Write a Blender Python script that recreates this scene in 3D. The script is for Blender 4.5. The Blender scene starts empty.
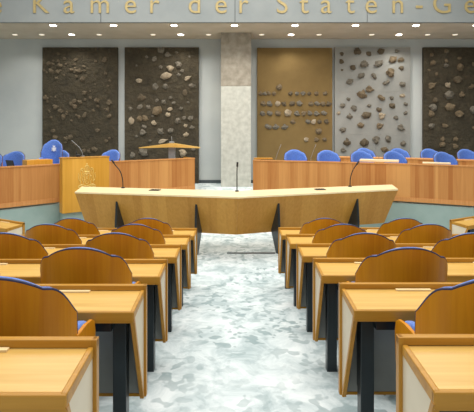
import bpy, bmesh, math, random
from mathutils import Vector, Matrix, noise
random.seed(7)
C = bpy.context.scene.collection
F, VX, VY, EYE = 460.0, 234.5, 130.0, 2.45
def PX(px, D): return (px - VX) * D / F
def PZ(py, D): return EYE - (py - VY) * D / F
def lin(r, g, b):
    f = lambda c: (c/255)/12.92 if c/255 <= .04045 else ((c/255+.055)/1.055)**2.4
    return (f(r), f(g), f(b), 1)

# ------------------------------------------------------------------ materials
def newmat(name, rough=.5, metal=0, col=(.5,.5,.5,1)):
    m = bpy.data.materials.new(name); m.use_nodes = True
    b = m.node_tree.nodes['Principled BSDF']
    b.inputs['Roughness'].default_value = rough; b.inputs['Metallic'].default_value = metal
    b.inputs['Base Color'].default_value = col
    return m, m.node_tree.nodes, m.node_tree.links, b
def ramp(n, stops, interp='LINEAR'):
    r = n.new('ShaderNodeValToRGB'); r.color_ramp.interpolation = interp
    e = r.color_ramp.elements
    while len(e) < len(stops): e.new(.5)
    for i, (p, c) in enumerate(stops): e[i].position = p; e[i].color = c
    return r
def bump(n, l, b, src, strength, dist=.01):
    k = n.new('ShaderNodeBump'); k.inputs['Strength'].default_value = strength; k.inputs['Distance'].default_value = dist
    l.new(src, k.inputs['Height']); l.new(k.outputs[0], b.inputs['Normal'])
def speckle(name, c1, c2, scale=8, rough=.6, bumpk=0, detail=4, metal=0, bdist=.01):
    m, n, l, b = newmat(name, rough, metal)
    t = n.new('ShaderNodeTexCoord'); z = n.new('ShaderNodeTexNoise')
    z.inputs['Scale'].default_value = scale; z.inputs['Detail'].default_value = detail
    l.new(t.outputs['Object'], z.inputs['Vector'])
    r = ramp(n, [(.35, lin(*c1)), (.65, lin(*c2))]); l.new(z.outputs['Fac'], r.inputs['Fac']); l.new(r.outputs[0], b.inputs['Base Color'])
    if bumpk: bump(n, l, b, z.outputs['Fac'], bumpk, bdist)
    return m
def wood(name, c1, c2, axis='x', stave=0, uv=False, rough=.38, amount=.75, vary=.0):
    """veneer: long grain along axis, optional staves laid side by side across it"""
    m, n, l, b = newmat(name, rough)
    b.inputs['Specular IOR Level'].default_value = .3
    t = n.new('ShaderNodeTexCoord'); src = t.outputs['UV' if uv else 'Object']
    mp = n.new('ShaderNodeMapping'); l.new(src, mp.inputs['Vector'])
    mp.inputs['Scale'].default_value = {'x': (.8, 16, 16), 'y': (16, .8, 16), 'z': (16, 16, .8), 'v': (16, .8, 1)}[axis]
    z = n.new('ShaderNodeTexNoise'); z.inputs['Scale'].default_value = 1.6; z.inputs['Detail'].default_value = 5
    z.inputs['Distortion'].default_value = .4; l.new(mp.outputs[0], z.inputs['Vector'])
    fac = z.outputs['Fac']
    if stave:
        s = n.new('ShaderNodeSeparateXYZ'); l.new(src, s.inputs[0])
        outs = []
        for k, w in ((1, stave), (2, stave*2.7)):
            d = n.new('ShaderNodeMath'); d.operation = 'DIVIDE'; d.inputs[1].default_value = w
            l.new(s.outputs['X'], d.inputs[0])
            f = n.new('ShaderNodeMath'); f.operation = 'FLOOR'; l.new(d.outputs[0], f.inputs[0])
            a = n.new('ShaderNodeMath'); a.operation = 'ADD'; a.inputs[1].default_value = 31.7*k; l.new(f.outputs[0], a.inputs[0])
            wn = n.new('ShaderNodeTexWhiteNoise'); wn.noise_dimensions = '1D'; l.new(a.outputs[0], wn.inputs['W'])
            outs.append(wn.outputs['Value'])
        m1 = n.new('ShaderNodeMath'); m1.operation = 'ADD'; l.new(outs[0], m1.inputs[0]); l.new(outs[1], m1.inputs[1])
        m2 = n.new('ShaderNodeMath'); m2.operation = 'MULTIPLY'; m2.inputs[1].default_value = .5; l.new(m1.outputs[0], m2.inputs[0])
        mx = n.new('ShaderNodeMix'); mx.data_type = 'FLOAT'; mx.inputs[0].default_value = amount
        l.new(fac, mx.inputs[2]); l.new(m2.outputs[0], mx.inputs[3]); fac = mx.outputs[0]
    r = ramp(n, [(.25, lin(*c1)), (.72, lin(*c2))]); l.new(fac, r.inputs['Fac'])
    if vary:
        oi = n.new('ShaderNodeObjectInfo'); hs = n.new('ShaderNodeHueSaturation')
        mr = n.new('ShaderNodeMapRange'); mr.inputs['To Min'].default_value = 1-vary; mr.inputs['To Max'].default_value = 1+vary
        l.new(oi.outputs['Random'], mr.inputs['Value']); l.new(mr.outputs[0], hs.inputs['Value'])
        l.new(r.outputs[0], hs.inputs['Color']); l.new(hs.outputs[0], b.inputs['Base Color'])
    else: l.new(r.outputs[0], b.inputs['Base Color'])
    return m
def emit(name, col, s):
    m, n, l, b = newmat(name, .4, 0, col)
    b.inputs['Emission Color'].default_value = col; b.inputs['Emission Strength'].default_value = s
    return m

M = {}
M['top']    = wood('desktop_veneer', (198,154,74), (220,180,102), 'x', rough=.28)
M['rail']   = wood('rail_wood', (164,114,32), (196,144,56), 'x', rough=.35)
M['post']   = wood('post_wood', (164,112,34), (194,142,56), 'z', rough=.35)
M['cream']  = speckle('cream_laminate', (214,200,174), (224,212,188), 3, .4)
M['grey']   = speckle('grey_laminate', (140,142,138), (150,152,148), 5, .5)
M['steel']  = speckle('dark_steel', (34,42,46), (44,52,56), 4, .35, metal=.3)
M['black']  = speckle('black_plastic', (14,15,17), (24,25,28), 20, .4)
M['shell']  = wood('chair_veneer', (186,112,4), (212,142,18), 'z', stave=.11, rough=.38, amount=.35, vary=.06)
M['blue']   = speckle('blue_upholstery', (70,108,188), (94,132,210), 60, .75, .15, bdist=.002)
for q_ in ('blue',):
    b_ = M[q_].node_tree.nodes['Principled BSDF']; b_.inputs['Sheen Weight'].default_value = .7; b_.inputs['Sheen Roughness'].default_value = .4; b_.inputs['Sheen Tint'].default_value = (.8,.88,1,1)
M['rim']    = speckle('dark_blue_piping', (34,38,70), (50,56,96), 40, .6)
M['front']  = wood('maple_front', (186,128,48), (214,158,74), 'z', stave=.17, rough=.4, amount=.5)
M['pale']   = wood('pale_maple_top', (240,214,162), (250,232,190), 'x', rough=.32)
M['staves'] = wood('cherry_staves', (176,112,56), (210,152,88), 'v', stave=.10, uv=True, rough=.45, amount=.62)
M['ledge']  = wood('cherry_ledge', (192,128,68), (216,156,96), 'v', uv=True, rough=.45)
M['gold_w'] = wood('golden_maple', (204,146,46), (224,168,72), 'z', stave=.16, rough=.42, amount=.5)
M['plinth'] = speckle('plinth_grey_green', (146,168,162), (156,176,170), 3, .7)
M['wall']   = speckle('wall_paint', (178,184,184), (190,195,193), .9, .8)
M['fascia'] = speckle('fascia_paint', (136,141,140), (146,150,148), 1.2, .75)
M['ceil']   = speckle('ceiling_plaster', (196,184,164), (204,192,174), 2, .9)
M['base']   = speckle('baseboard_slate', (60,70,74), (72,82,86), 3, .6)
M['seam']   = speckle('seam_shadow_gap', (70,74,74), (80,84,84), 3, .8)
M['gold']   = speckle('gold_letters', (166,146,96), (180,160,108), 9, .5, metal=.1)
M['crest']  = speckle('gold_inlay', (232,204,110), (244,220,134), 9, .35, metal=.1)
M['white']  = speckle('white_print', (226,230,236), (238,240,244), 9, .6)
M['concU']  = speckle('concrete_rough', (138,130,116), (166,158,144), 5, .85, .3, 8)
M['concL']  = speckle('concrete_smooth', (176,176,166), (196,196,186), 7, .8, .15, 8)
M['lampw']  = speckle('lamp_ring', (205,200,190), (215,210,200), 9, .5)
M['lampB']  = emit('lamp_bright', (1,.93,.8,1), 14)
M['lampD']  = emit('lamp_dim', (1,.88,.7,1), .9)
M['greyst'] = speckle('brushed_grey', (140,142,144), (154,156,158), 12, .4, metal=.3)
M['glint']  = speckle('ledge_glint', (232,204,150), (240,214,162), 9, .6)  # pale tone painting the bright reflection at the foot of the desk ledge
M['screen'] = speckle('dark_screen', (20,26,34), (30,38,48), 3, .15)
def panelmat(name, c1, c2, sc, bk, seams=(), bd=.03):
    m, n, l, b = newmat(name, .9)
    t = n.new('ShaderNodeTexCoord'); z = n.new('ShaderNodeTexNoise'); z.inputs['Scale'].default_value = sc
    z.inputs['Detail'].default_value = 9; z.inputs['Roughness'].default_value = .65; l.new(t.outputs['Object'], z.inputs['Vector'])
    r = ramp(n, [(.3, lin(*c1)), (.7, lin(*c2))]); l.new(z.outputs['Fac'], r.inputs['Fac']); l.new(r.outputs[0], b.inputs['Base Color'])
    bump(n, l, b, z.outputs['Fac'], bk, bd)
    return m
M['earth']  = panelmat('dark_earth', (44,39,27), (70,62,45), 5, 1, bd=.09)
M['earth2'] = panelmat('brown_earth', (49,43,31), (76,68,51), 5, 1, bd=.09)
M['ochre']  = panelmat('ochre_plaster', (112,90,50), (126,103,60), 2, .25, bd=.01)
M['zinc']   = panelmat('grey_plaster', (136,137,133), (152,152,147), 1.5, .15, bd=.01)
M['rockD']  = speckle('rock_dark', (70,60,46), (104,92,72), 8, .9, .6)
M['rockB']  = speckle('rock_brown', (88,76,58), (122,106,82), 8, .9, .6)
M['rockG']  = speckle('rock_grey', (84,79,69), (120,113,100), 8, .9, .6)
M['rockL']  = speckle('rock_light', (134,121,100), (168,154,132), 8, .9, .5)
# carpet: pale ground with cloudy grey-green blotches
def carpet():
    m, n, l, b = newmat('mottled_carpet', .95)
    t = n.new('ShaderNodeTexCoord'); mp = n.new('ShaderNodeMapping'); l.new(t.outputs['Object'], mp.inputs[0])
    mp.inputs['Scale'].default_value = (1.0, .8, 1)
    a = n.new('ShaderNodeTexNoise'); a.inputs['Scale'].default_value = 3.0; a.inputs['Detail'].default_value = 6
    a.inputs['Distortion'].default_value = .7; a.inputs['Roughness'].default_value = .68; l.new(mp.outputs[0], a.inputs['Vector'])
    c = n.new('ShaderNodeTexNoise'); c.inputs['Scale'].default_value = 9; c.inputs['Detail'].default_value = 1.2
    c.inputs['Distortion'].default_value = .25; l.new(mp.outputs[0], c.inputs['Vector'])
    r1 = ramp(n, [(.36, lin(164,180,182)), (.5, lin(198,209,210)), (.66, lin(224,231,231))]); l.new(a.outputs['Fac'], r1.inputs[0])
    r2 = ramp(n, [(.54, (0,0,0,1)), (.595, (1,1,1,1))]); l.new(c.outputs['Fac'], r2.inputs[0])
    g = n.new('ShaderNodeTexNoise'); g.inputs['Scale'].default_value = 1.3; g.inputs['Detail'].default_value = 1; l.new(mp.outputs[0], g.inputs['Vector'])
    r3 = ramp(n, [(.42, (.25,.25,.25,1)), (.6, (1,1,1,1))]); l.new(g.outputs['Fac'], r3.inputs[0])
    mx = n.new('ShaderNodeMix'); mx.data_type = 'RGBA'
    k0 = n.new('ShaderNodeMath'); k0.operation = 'MULTIPLY'; l.new(r2.outputs[0], k0.inputs[0]); l.new(r3.outputs[0], k0.inputs[1])
    k = n.new('ShaderNodeMath'); k.operation = 'MULTIPLY'; k.inputs[1].default_value = .75; l.new(k0.outputs[0], k.inputs[0])
    l.new(k.outputs[0], mx.inputs[0]); l.new(r1.outputs[0], mx.inputs[6]); mx.inputs[7].default_value = lin(130,150,152)
    l.new(mx.outputs[2], b.inputs['Base Color'])
    bump(n, l, b, c.outputs['Fac'], .2, .01)
    return m
M['carpet'] = carpet()

# ------------------------------------------------------------------ mesh helpers
def obj(name, bm, mat, parent=None, smooth=False, mats=None):
    bmesh.ops.recalc_face_normals(bm, faces=bm.faces)
    me = bpy.data.meshes.new(name); bm.to_mesh(me); bm.free()
    for mm in (mats or [mat]): me.materials.append(mm)
    if smooth:
        for p in me.polygons: p.use_smooth = True
    o = bpy.data.objects.new(name, me); C.objects.link(o)
    if parent: o.parent = parent
    return o
def box(bm, x0, x1, y0, y1, z0, z1, bev=0, rot=None):
    t = bmesh.new(); bmesh.ops.create_cube(t, size=1)
    for v in t.verts: v.co = Vector(((x0+x1)/2+v.co.x*(x1-x0), (y0+y1)/2+v.co.y*(y1-y0), (z0+z1)/2+v.co.z*(z1-z0)))
    if bev: bmesh.ops.bevel(t, geom=t.edges[:], offset=bev, segments=2, affect='EDGES', profile=.5)
    if rot: t.transform(rot)
    merge(bm, t)
def merge(bm, t):
    me = bpy.data.meshes.new('tmp'); t.to_mesh(me); t.free(); bm.from_mesh(me); bpy.data.meshes.remove(me)
def prism(bm, pts, axis, a, b, bev=0):
    """pts 2D outline, extruded along axis from a to b; pts are the two other axes in order"""
    t = bmesh.new()
    def mk(p, w):
        return {'x': (w, p[0], p[1]), 'y': (p[0], w, p[1]), 'z': (p[0], p[1], w)}[axis]
    A = [t.verts.new(mk(p, a)) for p in pts]; B = [t.verts.new(mk(p, b)) for p in pts]
    t.faces.new(A); t.faces.new(B[::-1])
    for i in range(len(pts)):
        j = (i+1) % len(pts); t.faces.new((A[i], B[i], B[j], A[j]))
    if bev: bmesh.ops.bevel(t, geom=t.edges[:], offset=bev, segments=2, affect='EDGES', profile=.5)
    merge(bm, t)
def tube(bm, pts, r, seg=8, r2=None):
    pts = [Vector(p) for p in pts]; rings = []
    for i, p in enumerate(pts):
        d = (pts[min(i+1, len(pts)-1)] - pts[max(i-1, 0)]).normalized()
        u = d.cross(Vector((0,0,1)) if abs(d.z) < .9 else Vector((1,0,0))).normalized(); w = d.cross(u)
        rr = r if r2 is None else r + (r2-r)*i/(len(pts)-1)
        rings.append([bm.verts.new(p + u*rr*math.cos(2*math.pi*k/seg) + w*rr*math.sin(2*math.pi*k/seg)) for k in range(seg)])
    for a, b in zip(rings, rings[1:]):
        for k in range(seg): bm.faces.new((a[k], a[(k+1)%seg], b[(k+1)%seg], b[k]))
    bm.faces.new(rings[0]); bm.faces.new(rings[-1][::-1])
def disc(bm, x, y, z0, z1, r, r2=None, seg=24):
    bmesh.ops.create_cone(bm, cap_ends=True, segments=seg, radius1=r, radius2=r if r2 is None else r2, depth=z1-z0,
                          matrix=Matrix.Translation((x, y, (z0+z1)/2)))
def tag(o, label=None, cat=None, group=None, kind=None):
    if label: o['label'] = label
    if cat: o['category'] = cat
    if group: o['group'] = group
    if kind: o['kind'] = kind
    return o
def thing(name, label, cat, loc=(0,0,0), rz=0, group=None):
    o = bpy.data.objects.new(name, None); C.objects.link(o); o.empty_display_size = .1
    o.location = loc; o.rotation_euler = (0,0,rz)
    return tag(o, label, cat, group)
def struct(name, bm, m, mats=None): return tag(obj(name, bm, m, mats=mats), kind='structure')
kids = {}
def dup(root, loc, rz, label, scale=(1,1,1)):
    def cp(o, par):
        c = o.copy(); C.objects.link(c)
        if par: c.parent = par
        for ch in list(o.children): cp(ch, c)
        return c
    r = cp(root, None); r.location = loc; r.rotation_euler = (0,0,rz); r.scale = scale
    r['label'] = label
    return r
def smoothline(pts, n=8):
    P = [Vector(p) for p in pts]; P = [2*P[0]-P[1]] + P + [2*P[-1]-P[-2]]; out = []
    for i in range(1, len(P)-2):
        for k in range(n):
            t = k/n; a, b, c, d = P[i-1:i+3]
            out.append(.5*((2*b)+(-a+c)*t+(2*a-5*b+4*c-d)*t*t+(-a+3*b-3*c+d)*t**3))
    out.append(P[-2]); return out
def ribbon(bm, line, off0, off1, z0, z1, u0=0):
    """box swept along a plan curve; off = distance to the back (left-hand normal)"""
    uv = bm.loops.layers.uv.verify(); n = len(line); rows = []; u = u0
    for i, p in enumerate(line):
        d = (line[min(i+1, n-1)] - line[max(i-1, 0)]).normalized(); nn = Vector((-d.y, d.x))
        if nn.y < 0: nn = -nn
        a = p + nn*off0; b = p + nn*off1
        if i: u += (line[i]-line[i-1]).length
        rows.append(([bm.verts.new((a.x,a.y,z0)), bm.verts.new((a.x,a.y,z1)), bm.verts.new((b.x,b.y,z1)), bm.verts.new((b.x,b.y,z0))], u))
    vv = [0, z1-z0, z1-z0+(off1-off0), z1-z0]
    for (A, ua), (B, ub) in zip(rows, rows[1:]):
        for k in range(4):
            j = (k+1) % 4; f = bm.faces.new((A[k], A[j], B[j], B[k]))
            for lp, (uu, v) in zip(f.loops, ((ua, vv[k]), (ua, vv[j]), (ub, vv[j]), (ub, vv[k]))): lp[uv].uv = (uu, v)
    for R, ua in (rows[0], rows[-1]):
        f = bm.faces.new(R)
        for lp, (q, v) in zip(f.loops, ((0,0),(0,z1-z0),(off1-off0,z1-z0),(off1-off0,0))): lp[uv].uv = (ua+q, v)

# ------------------------------------------------------------------ floor, platform, walls
def floorz(D): return max(0.0, .70 - .1276*(D-1.9))
bm = bmesh.new()
ys = [-2.5, 7.386, 15.1]
vs = [[bm.verts.new((x, y, max(0, .70-.1276*(y-1.9)))) for x in (-9, 9)] + [bm.verts.new((x, y, -.3)) for x in (9, -9)] for y in ys]
for a, b in zip(vs, vs[1:]):
    for k in range(4): bm.faces.new((a[k], a[(k+1)%4], b[(k+1)%4], b[k]))
bm.faces.new(vs[0]); bm.faces.new(vs[-1])
struct('floor', bm, M['carpet'])
LL = smoothline([(-7.4,8.0),(-6.3,8.85),(-5.04,9.9),(-4.18,10.7),(-3.17,11.6),(-2.4,12.2),(-1.13,13.1)])
RL = smoothline([(.49,12.2),(2.2,11.6),(3.8,10.95),(5.31,10.2),(6.5,9.45),(7.4,8.8)])
def poly(bm, pts, z0, z1):
    A = [bm.verts.new((p[0], p[1], z1)) for p in pts]; B = [bm.verts.new((p[0], p[1], z0)) for p in pts]
    f = bm.faces.new(A); f.material_index = 0
    for i in range(len(pts)):
        j = (i+1) % len(pts); g = bm.faces.new((A[i], A[j], B[j], B[i])); g.material_index = 1
    bm.faces.new(B[::-1]); return f
def shift(line, d):
    out = []
    for i, p in enumerate(line):
        t = (line[min(i+1, len(line)-1)] - line[max(i-1, 0)]).normalized(); nn = Vector((-t.y, t.x))
        if nn.y < 0: nn = -nn
        out.append(p + nn*d)
    return out
bm = bmesh.new()
edge = [(-9, 8.0)] + [tuple(p) for p in shift(LL, .02)] + [tuple(p) for p in shift(RL, .02)] + [(9, 8.8), (9, 15), (-9, 15)]
poly(bm, edge, -.05, .72)
struct('floor', bm, None, mats=[M['carpet'], M['plinth']])
for line in (LL, RL):                                    # one shallow step up behind each bench
    a = shift(line, .1); a = [p for p in a if abs(p.x) > 1.3] if line is LL else [p for p in a if p.x > .75]
    if line is LL: pts = [tuple(p) for p in a] + [(-1.3, 14.3), (-8.9, 14.3), (-8.9, 8.2)]
    else: pts = [tuple(p) for p in a] + [(8.9, 8.9), (8.9, 14.6), (.75, 14.6)]
    bm = bmesh.new(); poly(bm, pts, .715, .80); struct('floor', bm, None, mats=[M['carpet'], M['plinth']])
ZC = EYE + (130-39)*15/F                                   # low ceiling over the platform
bm = bmesh.new(); box(bm, -9, 9, 15, 15.25, -.3, 8); struct('wall_front', bm, M['wall'])
bm = bmesh.new(); box(bm, -9.25, -9, -2.5, 15.25, -.3, 8); struct('wall_left', bm, M['wall'])
bm = bmesh.new(); box(bm, 9, 9.25, -2.5, 15.25, -.3, 8); struct('wall_right', bm, M['wall'])
bm = bmesh.new(); box(bm, -9, 9, 12.66, 15, ZC, ZC+.15); struct('ceiling', bm, M['ceil'])
bm = bmesh.new()
seams = [PX(p, 12.64) for p in (101, 235, 367)]; xs = [-9] + seams + [9]
for a, b in zip(xs, xs[1:]): box(bm, a+.008, b-.008, 12.62, 12.70, ZC-.01, 8)
box(bm, -9, 9, 12.64, 12.78, ZC, 8)
for f in bm.faces[-6:]: f.material_index = 1
struct('wall_upper', bm, None, mats=[M['fascia'], M['seam']])
n = 1
for a, b in ((-9, PX(44,15)), (PX(118.5,15), PX(125.5,15)), (PX(199,15), PX(257,15)), (PX(409,15), PX(422,15))):
    bm = bmesh.new(); box(bm, a+.005, b-.005, 14.975, 15, .72, .82); struct('baseboard_front', bm, M['base'])
# metal strip let into the carpet at the foot of the ramp
bm = bmesh.new(); D = 2.45*F/123.2; box(bm, PX(227, D), PX(275, D), D-.04, D+.04, 0, .008, .003)
tag(obj('floor_strip', bm, M['steel']), 'narrow dark metal strip set in the pale carpet before the central table', 'floor strip')

# pillar
t = thing('concrete_pillar', 'square pale concrete pillar in the middle of the front wall', 'pillar', (PX(236,14), 14.0, .72))
hw = .457; zs = PZ(86, 14)-.72
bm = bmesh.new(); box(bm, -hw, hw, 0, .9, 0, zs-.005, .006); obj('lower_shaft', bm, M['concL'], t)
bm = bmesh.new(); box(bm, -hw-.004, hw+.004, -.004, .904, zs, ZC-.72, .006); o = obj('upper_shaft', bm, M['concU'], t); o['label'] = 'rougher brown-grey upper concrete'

# ------------------------------------------------------------------ stone reliefs
rocks = {}
def rockmesh(k, matkey):
    if (k, matkey) in rocks: return rocks[k, matkey]
    bm = bmesh.new(); bmesh.ops.create_icosphere(bm, subdivisions=2, radius=1)
    off = Vector((k*7.3, k*3.1, 1.7*k))
    for v in bm.verts:
        d = v.co.copy(); s = .96 + .55*noise.noise(d*1.4+off) + .3*noise.noise(d*3.1+off)
        v.co = Vector((d.x*s, d.y*s, d.z*s))
    me = bpy.data.meshes.new('stone'); bm.to_mesh(me); bm.free(); me.materials.append(M[matkey])
    rocks[k, matkey] = me; return me
def relief(px0, px1, top, mat, label, stones, seams=()):
    D = 15; x0, x1 = PX(px0, D), PX(px1, D); cx = (x0+x1)/2; zt = PZ(top, D) - .73
    t = thing('stone_relief', label, 'wall relief', (cx, 14.99, .73), 0, 'stone reliefs along the front wall')
    bm = bmesh.new(); zz = [0] + [PZ(s, D)-.73 for s in sorted(seams, reverse=True)] + [zt]
    for a, b in zip(zz, zz[1:]): box(bm, x0-cx, x1-cx, -.12, 0, a+.001, b-.001, .003)
    obj('panel', bm, M[mat], t)
    for (px, py, w, h, mk) in stones:
        me = rockmesh(random.randrange(9), mk)
        o = bpy.data.objects.new('stone', me); C.objects.link(o); o.parent = t
        sw, sh = w*D/F/2*1.0, h*D/F/2*1.0
        x = min(max(PX(px, D)-cx, x0-cx+sw), x1-cx-sw)
        o.location = (x, -.12-.2*min(sw, sh), PZ(py, D)-.73)
        o.scale = (sw, min(sw, sh)*.6, sh); o.rotation_euler = (0, random.uniform(-.6,.6), 0)
    return t
S = 3.433
def conv(lst, ox, oy, s, kd):
    out = []
    for it in lst:
        x, y = it[0], it[1]; w = it[2] if len(it) > 2 else 5; mk = it[3] if len(it) > 3 else kd
        h = it[4] if len(it) > 4 else w*random.uniform(.75, 1)
        out.append((ox+x/s, oy+y/s, w, h, mk))
    return out
st1 = []
for k in range(96):
    if k < 30: x, y = random.gauss(85, 38), random.gauss(95, 22)
    elif k < 72: x, y = random.uniform(25, 245), random.gauss(235, 42)
    elif k < 84: x, y = random.uniform(150, 245), random.uniform(50, 190)
    else: x, y = random.uniform(90, 245), random.uniform(325, 385)
    st1.append((min(max(x, 18), 250), min(max(y, 40), 395), random.choice((2.2, 2.8, 3.4, 4.4, 5.4)), 'rockD'))
relief(44, 118.5, 48, 'earth', 'dark brown stone relief at the far left, densely pebbled with small dark stones', conv(st1, 40, 40, S, 'rockD'), (93, 137))
st2 = [(144,38,7),(166,53,6),(197,45,3),(122,67,5),(141,95,4),(176,99,7,'rockL'),(204,87,7),(162,124,12,'rockL',7),(216,108,4),(203,121,4),
 (233,133,7,'rockL',4),(70,142,6,'rockL'),(123,161,6,'rockG',7),(158,160,6),(247,158,7,'rockG',4),(226,182,5,'rockD',7),(77,198,8,'rockD'),(130,208,4),
 (176,199,4),(153,214,5),(186,217,4),(73,230,6,'rockG'),(40,236,4),(101,231,5),(132,245,10,'rockB',9),(175,238,5,'rockL'),(212,235,4),(43,277,6,'rockL',8),
 (70,270,6,'rockB'),(90,270,7,'rockB'),(120,285,5,'rockL'),(167,257,5,'rockL'),(200,277,6),(243,269,6,'rockG'),(86,298,5),(223,268,4),(226,294,4,'rockL'),
 (248,300,5),(81,317,6,'rockG'),(142,313,7,'rockG'),(175,311,6),(229,324,6,'rockL',4),(148,347,9,'rockL',4),(85,385,10,'rockG',7),(47,395,6,'rockG'),
 (219,387,8,'rockL',7),(253,375,4),(190,365,3),(115,262,3),(60,330,3),(236,215,3),(95,60,3),(60,90,2.5),(240,60,2.5),(106,345,3)]
relief(125.5, 199, 48, 'earth2', 'brown stone relief left of the pillar with scattered grey stones and one pale stone', conv(st2, 120, 40, S, 'rockG'), (93, 135))
st3 = [(x,188,4.6,random.choice(('rockB','rockD','rockG'))) for x in (178,190,217,202,265,283,302,320,340,366)] + [(232,170,6,'rockB')] + \
 [(x,218,5.6,random.choice(('rockB','rockG','rockD'))) for x in (186,204,246,270,290,325,342,360,376)] + [(228,217,6,'rockL')] + \
 [(x,246,5.8,random.choice(('rockB','rockG'))) for x in (183,204,228,283,303,322,340,362)] + [(256,244,7.5,'rockL')] + \
 [(x,270,5,random.choice(('rockD','rockG','rockB'))) for x in (272,316,350,370)] + [(333,270,5,'rockL')] + \
 [(x,285,7,'rockG',5) for x in (200,222,248)] + [(347,298,6,'rockB')] + [(x,322,5,random.choice(('rockB','rockL'))) for x in (310,340,365)]
relief(257, 331.5, 48.5, 'ochre', 'plain ochre stone relief right of the pillar with rows of small stones', conv(st3, 200, 30, 2.943, 'rockB'))
st4 = [(55,50,4,'rockD'),(108,42,7.5,'rockD'),(147,50,6,'rockD'),(187,43,6.5,'rockD'),(241,40,4.5,'rockG'),(54,77,5,'rockD'),(131,85,8.5,'rockG'),(181,84,8.5,'rockG',6.5),
 (228,71,7.5,'rockB'),(256,70,7,'rockB',4.5),(258,98,5.5,'rockD'),(93,97,6.5,'rockD'),(55,105,2.5,'rockD'),(121,125,7,'rockG'),(165,125,4.5,'rockG',7),
 (220,115,8.5,'rockB'),(83,144,7,'rockG',6),(206,148,7,'rockG',4.5),(261,154,6,'rockG'),(147,170,8,'rockB',6.5),(124,187,10,'rockB',8),(77,204,4,'rockG'),
 (189,200,8,'rockB',5),(225,200,4.6,'rockG'),(261,192,6,'rockL',3.6),(57,227,5,'rockG'),(96,235,6.5,'rockG',5),(147,227,4,'rockG'),(181,240,5.5,'rockD',4.5),
 (227,227,7,'rockD',5.5),(272,221,4.5,'rockG'),(44,251,3.6,'rockL'),(81,262,6,'rockG'),(138,260,9,'rockD',7),(189,261,6.5,'rockL'),(239,267,5,'rockG'),
 (271,251,4,'rockG'),(118,294,6,'rockB'),(182,295,7,'rockB',5.5),(59,308,7,'rockG',5),(254,300,7.5,'rockG',6),(72,350,7.5,'rockD',7),(132,351,9.5,'rockD',8),
 (171,343,7.5,'rockG'),(211,339,6,'rockG',7),(263,355,5.5,'rockG'),(58,377,5.5,'rockG'),(201,375,8,'rockB',5)]
relief(334, 409, 48, 'zinc', 'pale grey stone relief with widely spaced large grey and brown stones', conv(st4, 325, 40, S, 'rockG'), (92.4, 134.7))
st5 = [(68,53,4),(117,40,5),(117,75,4),(117,88,5,'rockG'),(163,65,4),(164,95,7,'rockB'),(73,80,6),(211,85,5),(59,106,3),(85,118,3),(158,138,8,'rockD'),
 (67,158,8,'rockB',6),(124,156,6,'rockL',5),(206,160,8,'rockB',4),(126,190,10,'rockG'),(170,188,6),(82,207,6,'rockD'),(129,233,9,'rockB'),(74,232,8,'rockG'),
 (68,255,7,'rockB'),(210,240,9,'rockG'),(163,255,8,'rockB'),(67,295,7,'rockG',5),(115,295,7,'rockB',4),(107,340,5),(150,340,5),(105,358,6),(150,365,6),
 (215,300,5),(240,120,6),(262,200,7),(245,270,6),(280,90,6),(275,300,6),(255,350,5),(290,150,5)]
relief(422, 497, 48, 'earth2', 'dark brown stone relief cut by the right edge, with mid-sized stones in loose columns', conv(st5, 410, 40, S, 'rockB'), (93, 135))

# ------------------------------------------------------------------ inscription
t = thing('wall_inscription', 'gold lettering across the grey band above the platform', 'inscription', (0, 12.619, PZ(13.2, 12.62)))
def letter(ch, px):
    cu = bpy.data.curves.new('letter', 'FONT'); cu.body = ch; cu.align_x = 'CENTER'; cu.size = .77; cu.extrude = .012; cu.offset = -.002
    tmp = bpy.data.objects.new('letter', cu); C.objects.link(tmp)
    dg = bpy.context.evaluated_depsgraph_get(); me = bpy.data.meshes.new_from_object(tmp.evaluated_get(dg))
    bpy.data.objects.remove(tmp); me.transform(Matrix.Rotation(math.pi/2, 4, 'X')); me.materials.clear(); me.materials.append(M['gold'])
    o = bpy.data.objects.new('letter', me); C.objects.link(o); o.parent = t; o.location = (PX(px, 12.62), -.012, 0); me.name = 'letter'
for ch, px in zip('eKamerderStaten-Ge', (-4, 40.5, 69, 100, 130.6, 154, 194.7, 221, 243, 282, 304, 326, 350, 371, 397.6, 419, 442, 470)): letter(ch, px)
for ch, px in zip('dewneraal', (-33, -62, -91, -120, 498, 0, 0, 0, 0)):
    if px: letter(ch if px < 0 else 'n', px)

# ------------------------------------------------------------------ downlights
def downlight(x, y, bright, label, power):
    t = thing('downlight', label, 'ceiling light', (x, y, ZC), 0, 'bright front downlights' if y < 13.5 else 'rear downlights')
    bm = bmesh.new(); r = (.088 if y < 13.5 else .085) if bright else .075
    disc(bm, 0, 0, -.012, 0, r+.02); obj('ring', bm, M['lampw'], t)
    bm = bmesh.new(); disc(bm, 0, 0, -.02, -.010, r); obj('lens', bm, M['lampB' if bright else 'lampD'], t)
    ld = bpy.data.lights.new('downlight_bulb', 'SPOT'); ld.energy = power; ld.spot_size = 2.2; ld.spot_blend = .8
    ld.shadow_soft_size = .1; ld.color = (1, .95, .87)
    lo = bpy.data.objects.new('bulb', ld); C.objects.link(lo); lo.parent = t; lo.location = (0, 0, -.04)
ordn = ['leftmost', 'second from left', 'third from left', 'fourth from left', 'fifth from left', 'sixth from left', 'seventh from left', 'eighth from left', 'ninth from left', 'tenth from left']
for k in range(-3, 5):
    downlight(1.71*k, 13.0, True, ('bright downlight in the nearer ceiling row, ' + ordn[k+3]) if k < 4 else 'bright downlight in the nearer ceiling row, cut by the right edge', 150)
for i, p in enumerate((71.6, 180.8, 291, 399)):
    downlight(PX(p, 14.26), 14.26, True, 'bright downlight in the farther ceiling row, %s bright one' % ordn[i], 120)
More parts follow.
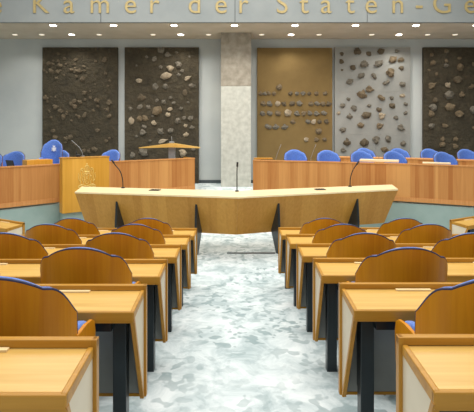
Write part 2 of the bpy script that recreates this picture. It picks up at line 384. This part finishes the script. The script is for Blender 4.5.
for i, p in enumerate((15, 41.8, 99.2, 153, 208.6, 261.6, 319, 371.7, 427.5, 455)):
    downlight(PX(p, 14.26), 14.26, False, 'small dim downlight in the farther ceiling row, %s dim one' % ordn[i], 35)

# ------------------------------------------------------------------ front benches and rostrum
ZT, ZW = 1.66, .765
def bench(name, label, line, u0, gap=None):
    t = thing(name, label, 'bench desk', (0, 0, 0))
    bm = bmesh.new(); ribbon(bm, line, 0, .04, ZW+.10, ZT-.03, u0); obj('front_panel', bm, M['staves'], t)
    bm = bmesh.new(); ribbon(bm, line, -.012, .045, ZW, ZW+.10, u0); o = obj('bottom_rail', bm, M['ledge'], t)
    bm = bmesh.new(); ribbon(bm, line, -.015, .06, ZT-.03, ZT, u0); obj('top_rail', bm, M['ledge'], t)
    bm = bmesh.new(); ribbon(bm, line, .06, .45, ZT-.12, ZT-.08, u0); obj('worktop', bm, M['ledge'], t)
    return t
la = [p for p in LL if p.x <= -4.0]; lb = [p for p in LL if p.x >= -3.2]
tl = bench('curved_bench', 'curved striped wooden bench front left of the golden rostrum', la, 3.3)
bench('curved_bench', 'striped wooden bench front between the golden rostrum and the pillar', lb, 11)
tr = bench('curved_bench', 'long curved striped wooden bench front right of the pillar', RL, 20.4)
# end board of the right bench facing the pillar and of the left bench
for line, i, s in ((lb, -1, 1), (RL, 0, -1)):
    p = line[i]; par = tr if line is RL else [o for o in C.objects if o.name == 'curved_bench.001'][0]
    q = line[-2] if i == -1 else line[1]; d = (p-q).normalized() if i == -1 else (q-p).normalized(); nn = Vector((-d.y, d.x)); nn = nn if nn.y > 0 else -nn
    bm = bmesh.new(); ang = math.atan2(d.y, d.x); w0, w1 = (-.04, 0) if i == -1 else (0, .04)
    box(bm, w0, w1, .04, .6, .72-.72, ZT-.005-.72, 0, Matrix.Translation((p.x, p.y, .72)) @ Matrix.Rotation(ang, 4, 'Z')); obj('end_board', bm, M['post'], par)
# raised inner shelf on the left bench
sl = [p for p in LL if -4.55 < p.x < -4.0]
bm = bmesh.new(); ribbon(bm, shift(sl, .55), 0, .3, ZT-.14, ZT+.075); obj('raised_shelf', bm, M['gold_w'], tl)
bm = bmesh.new(); box(bm, PX(254,12.35), PX(273,12.35), 12.42, 12.7, ZT-.001, ZT+.03, .005); obj('bench_flap', bm, M['post'], tr)
# second ministerial row
L2 = smoothline([(2.9,13.5),(4.1,13.05),(5.0,12.7),(5.98,12.1),(7.2,11.2)])
t = thing('rear_bench', 'low wooden second-row bench glimpsed between the blue chairs on the right', 'bench desk')
bm = bmesh.new(); ribbon(bm, L2, 0, .04, .80, ZT-.03, 2); obj('front_panel', bm, M['staves'], t)
bm = bmesh.new(); ribbon(bm, L2, -.015, .45, ZT-.03, ZT, 2); obj('worktop', bm, M['ledge'], t)
# pale writing board on the right bench
bm = bmesh.new(); D = 11.2; a = math.atan2(-.65, 1.6)
box(bm, -.46, .46, .03, .33, 0, .055, .008)
o = obj('writing_board', bm, M['pale']); o.location = (PX(377, 11.4), 11.27, ZT+.001); o.rotation_euler = (0, 0, a)
tag(o, 'pale flat wooden board lying on the right bench top', 'board')
bm = bmesh.new(); box(bm, -.3, .3, .03, .3, 0, .03, .006)
o = obj('writing_board', bm, M['pale']); o.location = (PX(434, 10.75), 10.62, ZT+.001); o.rotation_euler = (0, 0, a-.03)
tag(o, 'thin pale board on the right bench before the nearest blue chair', 'board')

# rostrum
p0, p1 = Vector((-3.92, 10.40)), Vector((-3.02, 11.10)); d = (p1-p0).normalized(); w = (p1-p0).length; ang = math.atan2(d.y, d.x)
t = thing('rostrum', 'golden wooden speaker rostrum with a faint gilded coat of arms', 'lectern', ((p0.x+p1.x)/2, (p0.y+p1.y)/2, .55), ang)
bm = bmesh.new(); box(bm, -w/2+.03, w/2, 0, .22, 0, 1.24, .008); obj('body', bm, M['gold_w'], t)
bm = bmesh.new(); box(bm, -w/2+.02, w/2+.01, -.01, .25, 1.24, 1.27, .008); obj('top_board', bm, M['post'], t)
bm = bmesh.new(); box(bm, -w/2+.05, w/2-.04, .06, .2, -.55, 0); obj('base', bm, M['plinth'], t)
bm = bmesh.new(); R = .007
def arm2(pts, r=R, z=.92, bm_=None, y=-.006, s=1): tube(bm_ if bm_ else bm, [(a*s, y, z+b*s) for a, b in pts], r, 6)
arm2([(-.085,.06),(.085,.06),(.085,-.06),(.05,-.13),(0,-.17),(-.05,-.13),(-.085,-.06),(-.085,.06)])      # shield
arm2([(-.04,.02),(.0,.04),(.03,.01),(.0,-.03),(.035,-.07),(.0,-.12),(-.04,-.07),(-.01,-.04),(-.04,.02)])   # charge
arm2([(-.07,.09),(.07,.09),(.085,.15),(.055,.21),(0,.23),(-.055,.21),(-.085,.15),(-.07,.09)])              # crown
arm2([(0,.09),(0,.23)]); arm2([(-.03,.09),(-.035,.2)]); arm2([(.03,.09),(.035,.2)]); arm2([(0,.23),(0,.28)]); arm2([(-.02,.26),(.02,.26)])
arm2([(-.085,.1),(.085,.1)])
for s in (-1, 1):                                                                                            # two rampant supporters
    arm2([(s*x, y) for x, y in ((.10,.03),(.13,.06),(.12,.10),(.15,.14),(.19,.13),(.20,.09),(.18,.05),(.19,0),(.21,-.06),(.19,-.11),(.21,-.17),(.15,-.17))])
    arm2([(s*x, y) for x, y in ((.10,0),(.14,.01),(.15,-.04),(.13,-.09),(.10,-.11),(.12,-.17))])
    arm2([(s*x, y) for x, y in ((.20,-.10),(.24,-.08),(.26,-.02),(.24,.04),(.26,.07))]); arm2([(s*x, y) for x, y in ((.13,.12),(.11,.14),(.12,.17),(.16,.17),(.19,.15))])
arm2([(-.26,-.2),(-.13,-.18),(0,-.21),(.13,-.18),(.26,-.2),(.26,-.235),(.13,-.215),(0,-.245),(-.13,-.215),(-.26,-.235),(-.26,-.2)])
o = obj('coat_of_arms', bm, M['crest'], t); o['label'] = 'gilded coat of arms with crown, shield and two supporters'
o.location = (.02, 0, -.19); o.scale = (.78, 1, 1.1)

# standing lectern behind the left bench, gull-wing top
t = thing('standing_lectern', 'wing-topped wooden lectern on a grey post before the brown relief', 'lectern', (PX(172, 13.7), 13.7, .72))
LT = PZ(143.2, 13.5)-.72
bm = bmesh.new(); xl, xr = PX(139.7,13.7)-PX(172,13.7), PX(200,13.7)-PX(172,13.7)
for s, xe in ((-1, xl), (1, xr)):
    t2 = bmesh.new(); drop = .13
    pts = [((0, -.22, 0), (0, -.22, -.12)), ((xe, -.16, -drop), (xe, -.16, -drop-.02)), ((xe, .22, -drop), (xe, .22, -drop-.02)), ((0, .25, 0), (0, .25, -.12))]
    A = [t2.verts.new(a) for a, b in pts]; B = [t2.verts.new(b) for a, b in pts]
    t2.faces.new(A); t2.faces.new(B[::-1])
    for i in range(4): t2.faces.new((A[i], A[(i+1)%4], B[(i+1)%4], B[i]))
    for v in t2.verts: v.co.z += LT
    merge(bm, t2)
obj('wing_top', bm, M['top'], t)
bm = bmesh.new(); box(bm, -.1, .1, -.05, .1, 0, LT-.06, .01); obj('post', bm, M['greyst'], t)
bm = bmesh.new(); box(bm, -.35, .35, -.25, .3, 0, .03, .01); obj('foot_plate', bm, M['greyst'], t)
bm = bmesh.new(); box(bm, -.07, .07, -.1, .02, LT-.005, LT+.045, .008); tube(bm, [(0,-.02,LT+.02),(-.01,-.03,LT+.2)], .009); obj('reading_lamp', bm, M['greyst'], t)

# ------------------------------------------------------------------ central chevron table
H = 1.18; Cn = Vector((PX(238, 8.72), 8.72)); Ln = Vector((-3.28, 9.45)); Rn = Vector((PX(398, 9.9), 9.9))
t = thing('chevron_table', 'long pale chevron-shaped maple table facing the aisle on dark steel fins', 'table')
Cf, Lf, Rf = Vector((.066, 9.62)), Vector((-3.42, 10.32)), Vector((PX(392, 10.72), 10.72))
def slab(bm, top, bot):
    A = [bm.verts.new(a) for a in top]; B = [bm.verts.new(b) for b in bot]
    bm.faces.new(A); bm.faces.new(B[::-1])
    for i in range(len(A)): bm.faces.new((A[i], A[(i+1)%len(A)], B[(i+1)%len(A)], B[i]))
bm = bmesh.new(); P = [Ln, Cn, Rn, Rf, Cf, Lf]
slab(bm, [(p.x, p.y, H) for p in P], [(p.x, p.y, H-.03) for p in P]); obj('tabletop', bm, M['pale'], t)
ZB = .36
def nrm(a, b):
    d = (b-a).normalized(); n_ = Vector((-d.y, d.x)); return n_ if n_.y > 0 else -n_
bis = (nrm(Ln, Cn)+nrm(Cn, Rn)).normalized()
for a, b, na, nb in ((Ln, Cn, nrm(Ln, Cn), bis), (Cn, Rn, bis, nrm(Cn, Rn))):
    gap = .0012
    dd = (b-a).normalized()*gap; a2, b2 = a+dd, b-dd; k = .47; th = .04
    o3 = lambda p, nn, o_, z: ((p+nn*o_).x, (p+nn*o_).y, z)
    bm = bmesh.new()
    slab(bm, [o3(a2, na, .004, H-.031), o3(b2, nb, .004, H-.031), o3(b2, nb, k, ZB), o3(a2, na, k, ZB)],
             [o3(a2, na, .004+th, H-.031), o3(b2, nb, .004+th, H-.031), o3(b2, nb, k+th, ZB), o3(a2, na, k+th, ZB)])
    obj('front_panel', bm, M['front'], t)
for a, b, px in ((Ln, Cn, 114.5), (Ln, Cn, 194.5), (Cn, Rn, 280.5), (Cn, Rn, 360)):
    # where the sight line of this fin crosses the top edge
    best = min((abs(VX + F*(a.lerp(b, s/400)).x/(a.lerp(b, s/400)).y - px), s) for s in range(401))[1]; p = a.lerp(b, best/400)
    nn = nrm(a, b); ang = math.atan2(nn.y, nn.x)
    bm = bmesh.new(); prism(bm, [(.09, H-.18), (.05, .5), (.09, 0), (.19, 0), (.46, .45), (.2, H-.05)], 'y', -.02, .02, .004)
    bm.transform(Matrix.Translation((p.x, p.y, 0)) @ Matrix.Rotation(ang, 4, 'Z'))
    obj('leg', bm, M['steel'], t)
for px, py in ((155, 190.3), (320, 189.6)):
    h = EYE-H; D = h*F/(py-VY); s = -1 if px < 237 else 1
    bm = bmesh.new(); box(bm, -.11, .11, -.09, .09, 0, .012, .004)
    for q in (-.06, .0, .06): box(bm, q-.02, q+.02, -.05, .05, .01, .02, .003)
    o = obj('socket_plate', bm, M['black'], t); o.location = (PX(px, D), D, H); o.rotation_euler = (0, 0, s*.16); o['label'] = 'dark socket plate let into the tabletop'
# gooseneck microphones
def mic(name, pts, label, r=.009, head=.022, loc=(0,0,0), mat='black', group='black gooseneck microphones on the chevron table'):
    b0 = Vector(pts[0]) + Vector((0,0,.002)); t = thing(name, label, 'microphone', b0, 0, group)
    q = [Vector(p)-b0 for p in pts]; ln = smoothline(q, 5)
    bm = bmesh.new(); disc(bm, 0, 0, 0, .02, .04); obj('base', bm, M[mat], t, False)
    bm = bmesh.new(); tube(bm, [(0,0,.01)] + [p for p in ln[1:]], r); obj('stem', bm, M[mat], t, True)
    d = (ln[-1]-ln[-2]).normalized()
    bm = bmesh.new(); tube(bm, [ln[-1]-d*.02, ln[-1]+d*.0, ln[-1]+d*.05, ln[-1]+d*.075], head*.9, 10, head*.75); obj('head', bm, M[mat], t, True)
def m3(px, py, D): return (PX(px, D), D, PZ(py, D))
D = 9.5
mic('microphone', [(PX(237,9.5), 9.5, H), m3(237,180,9.5), m3(237,171,9.5), m3(237.3,165.5,9.45)], 'black microphone standing straight up at the centre of the chevron table', .011, .026)
D = 10.05
mic('microphone', [(PX(123,D), D, H), m3(122.5,179,D), m3(120,171,D), m3(116,166,D), m3(113.5,162.5,D-.02)], 'black curved microphone left on the chevron table, before the rostrum', .011, .024)
D = 10.3
mic('microphone', [(PX(350,D), D, H), m3(350.5,178,D), m3(353,170,D), m3(357,164,D)], 'black curved microphone right on the chevron table, before the right bench', .011, .024)

# ------------------------------------------------------------------ member desks
LEN = 2.34
def make_desk(s, label):
    t = thing('member_desk', label, 'desk', (0,0,0), 0, 'wooden member desks in rows beside the aisle')
    X = lambda a, b: (min(s*a, s*b), max(s*a, s*b))
    def bx(bm, a, b, *r, **k): x0, x1 = X(a, b); box(bm, x0, x1, *r, **k)
    Y0 = -.335
    bm = bmesh.new(); bx(bm, .02, LEN-.02, -.03, -.004, .215, .87); o = obj('modesty_panel', bm, M['grey'], t)
    bm = bmesh.new(); bx(bm, 0, LEN, -.035, 0, .865, .90, bev=.004); obj('top_rail', bm, M['rail'], t)
    bm = bmesh.new(); bx(bm, .0, LEN, -.034, 0, .195, .215, bev=.003); obj('bottom_rail', bm, M['rail'], t)
    for a in (0, LEN-.022):
        bm = bmesh.new(); bx(bm, a, a+.022, -.036, 0, .195, .90, bev=.003); obj('end_post', bm, M['post'], t)
    bm = bmesh.new(); prism(bm, [(Y0+.012, .847), (-.036, .866), (-.036, .835), (Y0+.012, .822)], 'x', *X(.03, LEN-.03)); obj('desktop', bm, M['top'], t)
    # rounded lipping along the front and both side edges
    bm = bmesh.new(); bx(bm, .012, LEN-.012, Y0-.006, Y0+.02, .785, .852, bev=.007); obj('front_edge', bm, M['rail'], t)
    for a in (.012, LEN-.036):
        x0, x1 = X(a, a+.024)
        bm = bmesh.new(); prism(bm, [(Y0, .854), (-.034, .873), (-.034, .83), (Y0, .80)], 'x', x0, x1, .006); obj('side_edge', bm, M['rail'], t)
    for a in (.016, LEN-.032):
        x0, x1 = X(a, a+.016)
        bm = bmesh.new(); prism(bm, [(Y0+.004, .81), (-.036, .84), (-.036, .20), (-.055, .20)], 'x', x0, x1); obj('end_panel', bm, M['cream'], t)
        x0, x1 = X(a-.006, a+.02)
        bm = bmesh.new(); prism(bm, [(Y0-.006, .81), (Y0+.022, .81), (-.04, .197), (-.062, .197)], 'x', x0, x1, .003); obj('slanted_edge', bm, M['post'], t)
    bm = bmesh.new(); bx(bm, .16, LEN-.16, -.27, -.03, .71, .82); obj('under_shelf', bm, M['black'], t)
    for a in (.085, LEN/2-.04, LEN-.165):
        bm = bmesh.new(); bx(bm, a, a+.08, -.215, -.135, -.03, .83, bev=.004); bx(bm, a+.025, a+.055, -.135, -.03, .26, .83); obj('leg', bm, M['steel'], t)
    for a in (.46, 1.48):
        bm = bmesh.new(); bx(bm, a-.11, a+.11, -.066, -.04, .861, .874, bev=.002); obj('glint_strip', bm, M['glint'], t)  # highlight before each seat, built as a thin pale strip
    return t
rowname = ['nearest, cut by the bottom picture edge', 'second nearest row', 'third nearest row', 'fourth nearest row', 'fifth nearest row', 'frontmost row, closest to the chevron table']
desks = {}
for s, sn in ((-1, 'left'), (1, 'right')):
    lab = lambda k: 'slope-sided wooden desk %s of the aisle, %s' % (sn, rowname[k])
    proto = make_desk(s, lab(0)); desks[s] = proto
    for k in range(6):
        D = 1.9+1.05*k; o = proto if k == 0 else dup(proto, (0,0,0), 0, lab(k))
        o.location = (.05 + s*.629 + ((.02 if s < 0 else -.013) if k < 2 else 0), D, EYE - .851 - .134*k - .90 + (.01 if s > 0 else 0))
for s, px, D, a, nm in ((-1, 25, 7.72, -.52, 'left'), (1, 449.4, 7.95, .52, 'right')):
    o = dup(desks[s], (PX(px, D), D, .0), a, 'angled wooden desk at the far %s edge, before the grey-green plinth' % nm)

# ------------------------------------------------------------------ chairs
HW = .33
def shell_pt(a, off=0):
    aa = math.radians(84)*a
    nx, ny = math.sin(aa), -math.cos(aa)
    x = HW*math.sin(aa)/math.sin(math.radians(84)); y = .25*(1-math.cos(aa))
    # inward normal of the ellipse
    n2 = Vector((-math.sin(aa)/HW, math.cos(aa)/.25)).normalized()
    return Vector((x, y)) + n2*off
def topz(x, grow=0):
    tt = min(abs(x)/HW, 1)
    if tt < .68: z = 1.091 - .075*(tt/.68)**2.3
    else: z = 1.016 - .010*((tt-.68)/.32) - .16*((tt-.68)/.32)**3
    return z + grow
def shell_grid(bm, off, grow, side, nu=40, nv=8, bottom=.5, taper=0):
    g = []
    for i in range(nu+1):
        a = -1 + 2*i/nu; p = shell_pt(a*side, off); pr = shell_pt(a, 0)
        zt = topz(pr.x, grow); col = []
        for j in range(nv+1):
            v = j/nv; z = bottom + (zt-bottom)*v
            lean = -.06*(z-.5)                       # reclines a little
            col.append(bm.verts.new((p.x, p.y+lean, z)))
        g.append(col)
    return g
def skin(bm, g):
    for a, b in zip(g, g[1:]):
        for j in range(len(a)-1): bm.faces.new((a[j], a[j+1], b[j+1], b[j]))
def boundary(g): return [c[0] for c in g] + [v for v in g[-1][1:]] + [c[-1] for c in reversed(g[:-1])] + [v for v in reversed(g[0][1:-1])]
def close(bm, g1, g2):
    A, B = boundary(g1), boundary(g2)
    for i in range(len(A)): bm.faces.new((A[i], A[(i+1)%len(A)], B[(i+1)%len(A)], B[i]))
def make_chair(label, group):
    t = thing('swivel_chair', label, 'chair', (0,0,0), 0, group)
    bm = bmesh.new(); g1 = shell_grid(bm, 0, 0, 1); g2 = shell_grid(bm, .016, 0, 1); skin(bm, g1); skin(bm, g2); close(bm, g1, g2)
    obj('back_shell', bm, M['shell'], t, False)
    bm = bmesh.new(); g1 = shell_grid(bm, .017, .005, 1.0, bottom=.52); g2 = shell_grid(bm, .032, .009, 1.0, bottom=.52); g3 = shell_grid(bm, .052, -.01, .96, bottom=.55)
    skin(bm, g1); skin(bm, g3); close(bm, g1, g2); close(bm, g2, g3); obj('back_cushion', bm, M['blue'], t, True)
    bm = bmesh.new(); N = 40; pts = []
    for i in range(N+1):
        a = -1+2*i/N; p = shell_pt(a, .006); pr = shell_pt(a); z = topz(pr.x, .004); pts.append((p.x, p.y-.06*(z-.5), z))
    tube(bm, [(pts[0][0], pts[0][1]+.02, .52)] + pts + [(pts[-1][0], pts[-1][1]+.02, .52)], .007, 6); obj('piping', bm, M['rim'], t, True)
    for s in (-1, 1):
        bm = bmesh.new(); prof = [(.19, .38), (.19, .735), (.32, .735), (.41, .725), (.45, .70), (.465, .64), (.445, .48), (.42, .38)]
        prism(bm, prof, 'x', s*.318, s*.338, .005)
        for v in bm.verts: v.co.x += s*.02*max(0, v.co.y-.2)/.3
        ar = obj('armrest', bm, M['shell'], t)
        bm = bmesh.new(); prof = [(.19, .54), (.19, .75), (.30, .75), (.38, .732), (.445, .69), (.47, .63), (.44, .57), (.36, .54)]
        prism(bm, prof, 'x', s*.262, s*.317, .016)
        for v in bm.verts: v.co.x += s*.02*max(0, v.co.y-.2)/.3
        obj('arm_pad', bm, M['blue'], ar, True)
    bm = bmesh.new(); box(bm, -.258, .258, .10, .54, .46, .55, .035); obj('seat', bm, M['blue'], t, True)
    bm = bmesh.new(); box(bm, -.24, .24, .12, .50, .435, .459, .008); disc(bm, 0, .3, .05, .45, .03); disc(bm, 0, .3, .03, .12, .05, .035)
    obj('pedestal', bm, M['steel'], t)
    bm = bmesh.new()
    for k in range(5):
        a = math.tau*k/5+.3; tube(bm, [(0,.3,.07),(.13*math.cos(a),.3+.13*math.sin(a),.05),(.25*math.cos(a),.3+.25*math.sin(a),.03)], .024, 8, .016)
    obj('star_base', bm, M['steel'], t)
    return t
first = None
G1 = 'wood-backed blue swivel chairs between the member desks'
rn = ['behind the nearest desk', 'behind the second desk row', 'behind the third desk row', 'behind the fourth desk row', 'behind the fifth desk row']
spec = [(-1.12,0,.04),(-1.075,1,.04),(-2.05,1,.03),(-1.10,2,.03),(-2.12,2,.03),(-1.15,3,.02),(-2.146,3,.02),(-1.198,4,.02),(-2.238,4,.0),
        (1.24,0,-.04),(1.21,1,-.04),(1.21,2,-.03),(2.2,2,-.03),(1.25,3,-.02),(2.24,3,-.02),(1.247,4,-.02),(2.345,4,0)]
for x, k, rz in spec:
    D = 1.9+1.05*k+.22; side = 'left' if x < 0 else 'right'; pos = 'aisle seat' if abs(x) < 1.5 else 'outer seat'
    lab = 'veneer-backed chair, %s block, %s, %s' % (side, rn[k], pos)
    if not first: first = make_chair(lab, G1); o = first
    else: o = dup(first, (0,0,0), 0, lab)
    o.location = (x, D, floorz(D+.3)+.005+.04); o.rotation_euler = (0,0,rz)
# chairs facing the hall
def facing(px, D, label, group, rz=0, sc=(1.02,1,1), z=.80):
    o = dup(first, (PX(px, D), D+.0, z), math.pi+rz, label, sc); o['group'] = group; return o
GR, GL = 'blue upholstered chairs behind the right bench', 'blue upholstered chairs behind the left bench'
facing(294, 12.95, 'blue chair nearest the pillar behind the right bench', GR, .1)
facing(326.5, 12.6, 'blue chair second from the pillar behind the right bench', GR, .1)
facing(359.5, 12.3, 'blue front-row chair behind the left end of the pale board on the bench', GR, .15)
facing(391.5, 12.05, 'blue front-row chair behind the right end of the pale board on the bench', GR, .2)
facing(441, 11.6, 'blue front-row chair between two rear chairs, beneath the dark right-hand relief', GR, .2)
facing(483, 11.3, 'blue front-row chair cut off by the right picture edge', GR, .2)
GB = 'blue rear-row chairs on the right'
facing(363, 14.1, 'blue rear-row chair almost hidden behind a front-row chair', GB, .1)
facing(397, 13.95, 'blue rear-row chair before the right edge of the pale grey relief', GB, .1)
facing(428, 13.6, 'blue rear-row chair at the left edge of the dark right-hand relief', GB, .1)
facing(464.5, 13.3, 'blue rear-row chair near the right picture edge', GB, .1)
facing(-6, 11.3, 'blue chair cut off by the left picture edge behind the left bench', GL, -.1)
facing(16.5, 11.9, 'blue chair behind the left bench beside the small black laptop', GL, -.1)
facing(113.5, 12.9, 'blue chair just right of the golden rostrum', GL, -.35)
facing(61, 12.7, 'blue chair half hidden behind the tall crested chair', GL, -.1)
pc = facing(54, 12.0, 'tall blue chair with a white crest, left of the golden rostrum', GL, .1, (.84, 1, 1.27))
# white crest on the tall chair only
bm = bmesh.new()
def cr(pts): prism(bm, pts, 'y', 0, .008)

cr([(-.05,0),(-.055,.06),(.055,.06),(.05,0),(.03,-.04),(0,-.06),(-.03,-.04)])
cr([(-.035,.068),(-.05,.12),(-.02,.10),(0,.135),(.02,.10),(.05,.12),(.035,.068)])
for s in (-1, 1): cr([(s*.06,-.04),(s*.062,.04),(s*.075,.07),(s*.09,.03),(s*.08,-.01),(s*.09,-.05)])
o = obj('crest', bm, M['white'], pc); o.location = (-.02, .062, .90); o.scale = (.75, 1, .7); o['label'] = 'small white crest printed on the blue back'

# ------------------------------------------------------------------ small things on the benches
t = thing('laptop', 'small black laptop on the left bench beside a blue chair', 'laptop', (PX(11,10.35), 10.55, ZT-.08), -.6)
bm = bmesh.new(); box(bm, -.15, .15, -.1, .1, .001, .02, .005); obj('keyboard_base', bm, M['black'], t)
bm = bmesh.new(); box(bm, -.15, .15, -.008, .008, 0, .17, .004, Matrix.Translation((0,-.1,.02)) @ Matrix.Rotation(.25, 4, 'X')); obj('lid', bm, M['black'], t)
t = thing('desk_console', 'black console with small screen on top of the golden rostrum', 'console', (PX(78,10.86), 10.86, 1.821), ang)
bm = bmesh.new(); box(bm, -.14, .14, -.05, .04, .0, .05, .008); obj('body', bm, M['black'], t)
bm = bmesh.new(); box(bm, -.14, .14, -.008, .008, 0, .09, .004, Matrix.Translation((0,.02,.045)) @ Matrix.Rotation(-.3, 4, 'X')); obj('screen', bm, M['screen'], t)
D = 10.93
mic('microphone', [(PX(83,D), D, 1.82), m3(82,152,D), m3(79,147,D), m3(74,142.5,D)], 'thin grey microphone rising from the golden rostrum', .006, .010, mat='greyst', group='thin grey microphones on the benches')
for px, D, dx, nm in ((276, 12.55, 4, 'left of the chair nearest the pillar'), (311, 12.2, 4, 'between the first two chairs from the pillar'), (379, 11.78, -4, 'beside the pale board')):
    mic('microphone', [(PX(px,D), D, ZT-.08), m3(px, 158, D), m3(px+dx*.5, 152, D), m3(px+dx, 147, D)], 'thin grey microphone on the right bench, %s' % nm, .005, .009, mat='greyst', group='thin grey microphones on the benches')

# ------------------------------------------------------------------ light
w = bpy.data.worlds.new('World'); bpy.context.scene.world = w; w.use_nodes = True
bg = w.node_tree.nodes['Background']; bg.inputs[0].default_value = (1, .99, .96, 1); bg.inputs[1].default_value = .66
def area(name, loc, sx, sy, e, rot=(0,0,0), col=(1,1,1)):
    ld = bpy.data.lights.new(name, 'AREA'); ld.shape = 'RECTANGLE'; ld.size = sx; ld.size_y = sy; ld.energy = e; ld.color = col
    o = bpy.data.objects.new(name, ld); C.objects.link(o); o.location = loc; o.rotation_euler = rot
area('hall_lights_seats', (0, 3.5, 7.6), 9, 5, 480, (0,0,0), (1,.98,.94))
area('hall_lights_pit', (0, 9.2, 7.6), 11, 5, 620, (0,0,0), (1,.98,.94))

cam = bpy.data.cameras.new('Camera'); co = bpy.data.objects.new('Camera', cam); C.objects.link(co)
co.location = (0, 0, EYE); co.rotation_euler = (math.pi/2, 0, 0)
cam.sensor_width = 36; cam.lens = 36*F/474; cam.shift_x = (237-VX)/474; cam.shift_y = (VY-206)/474; cam.clip_start = .05
bpy.context.scene.camera = co
v = bpy.context.scene.view_settings
v.view_transform = 'Standard'; v.look = 'None'; v.gamma = 1; v.use_curve_mapping = False; v.exposure = -.08
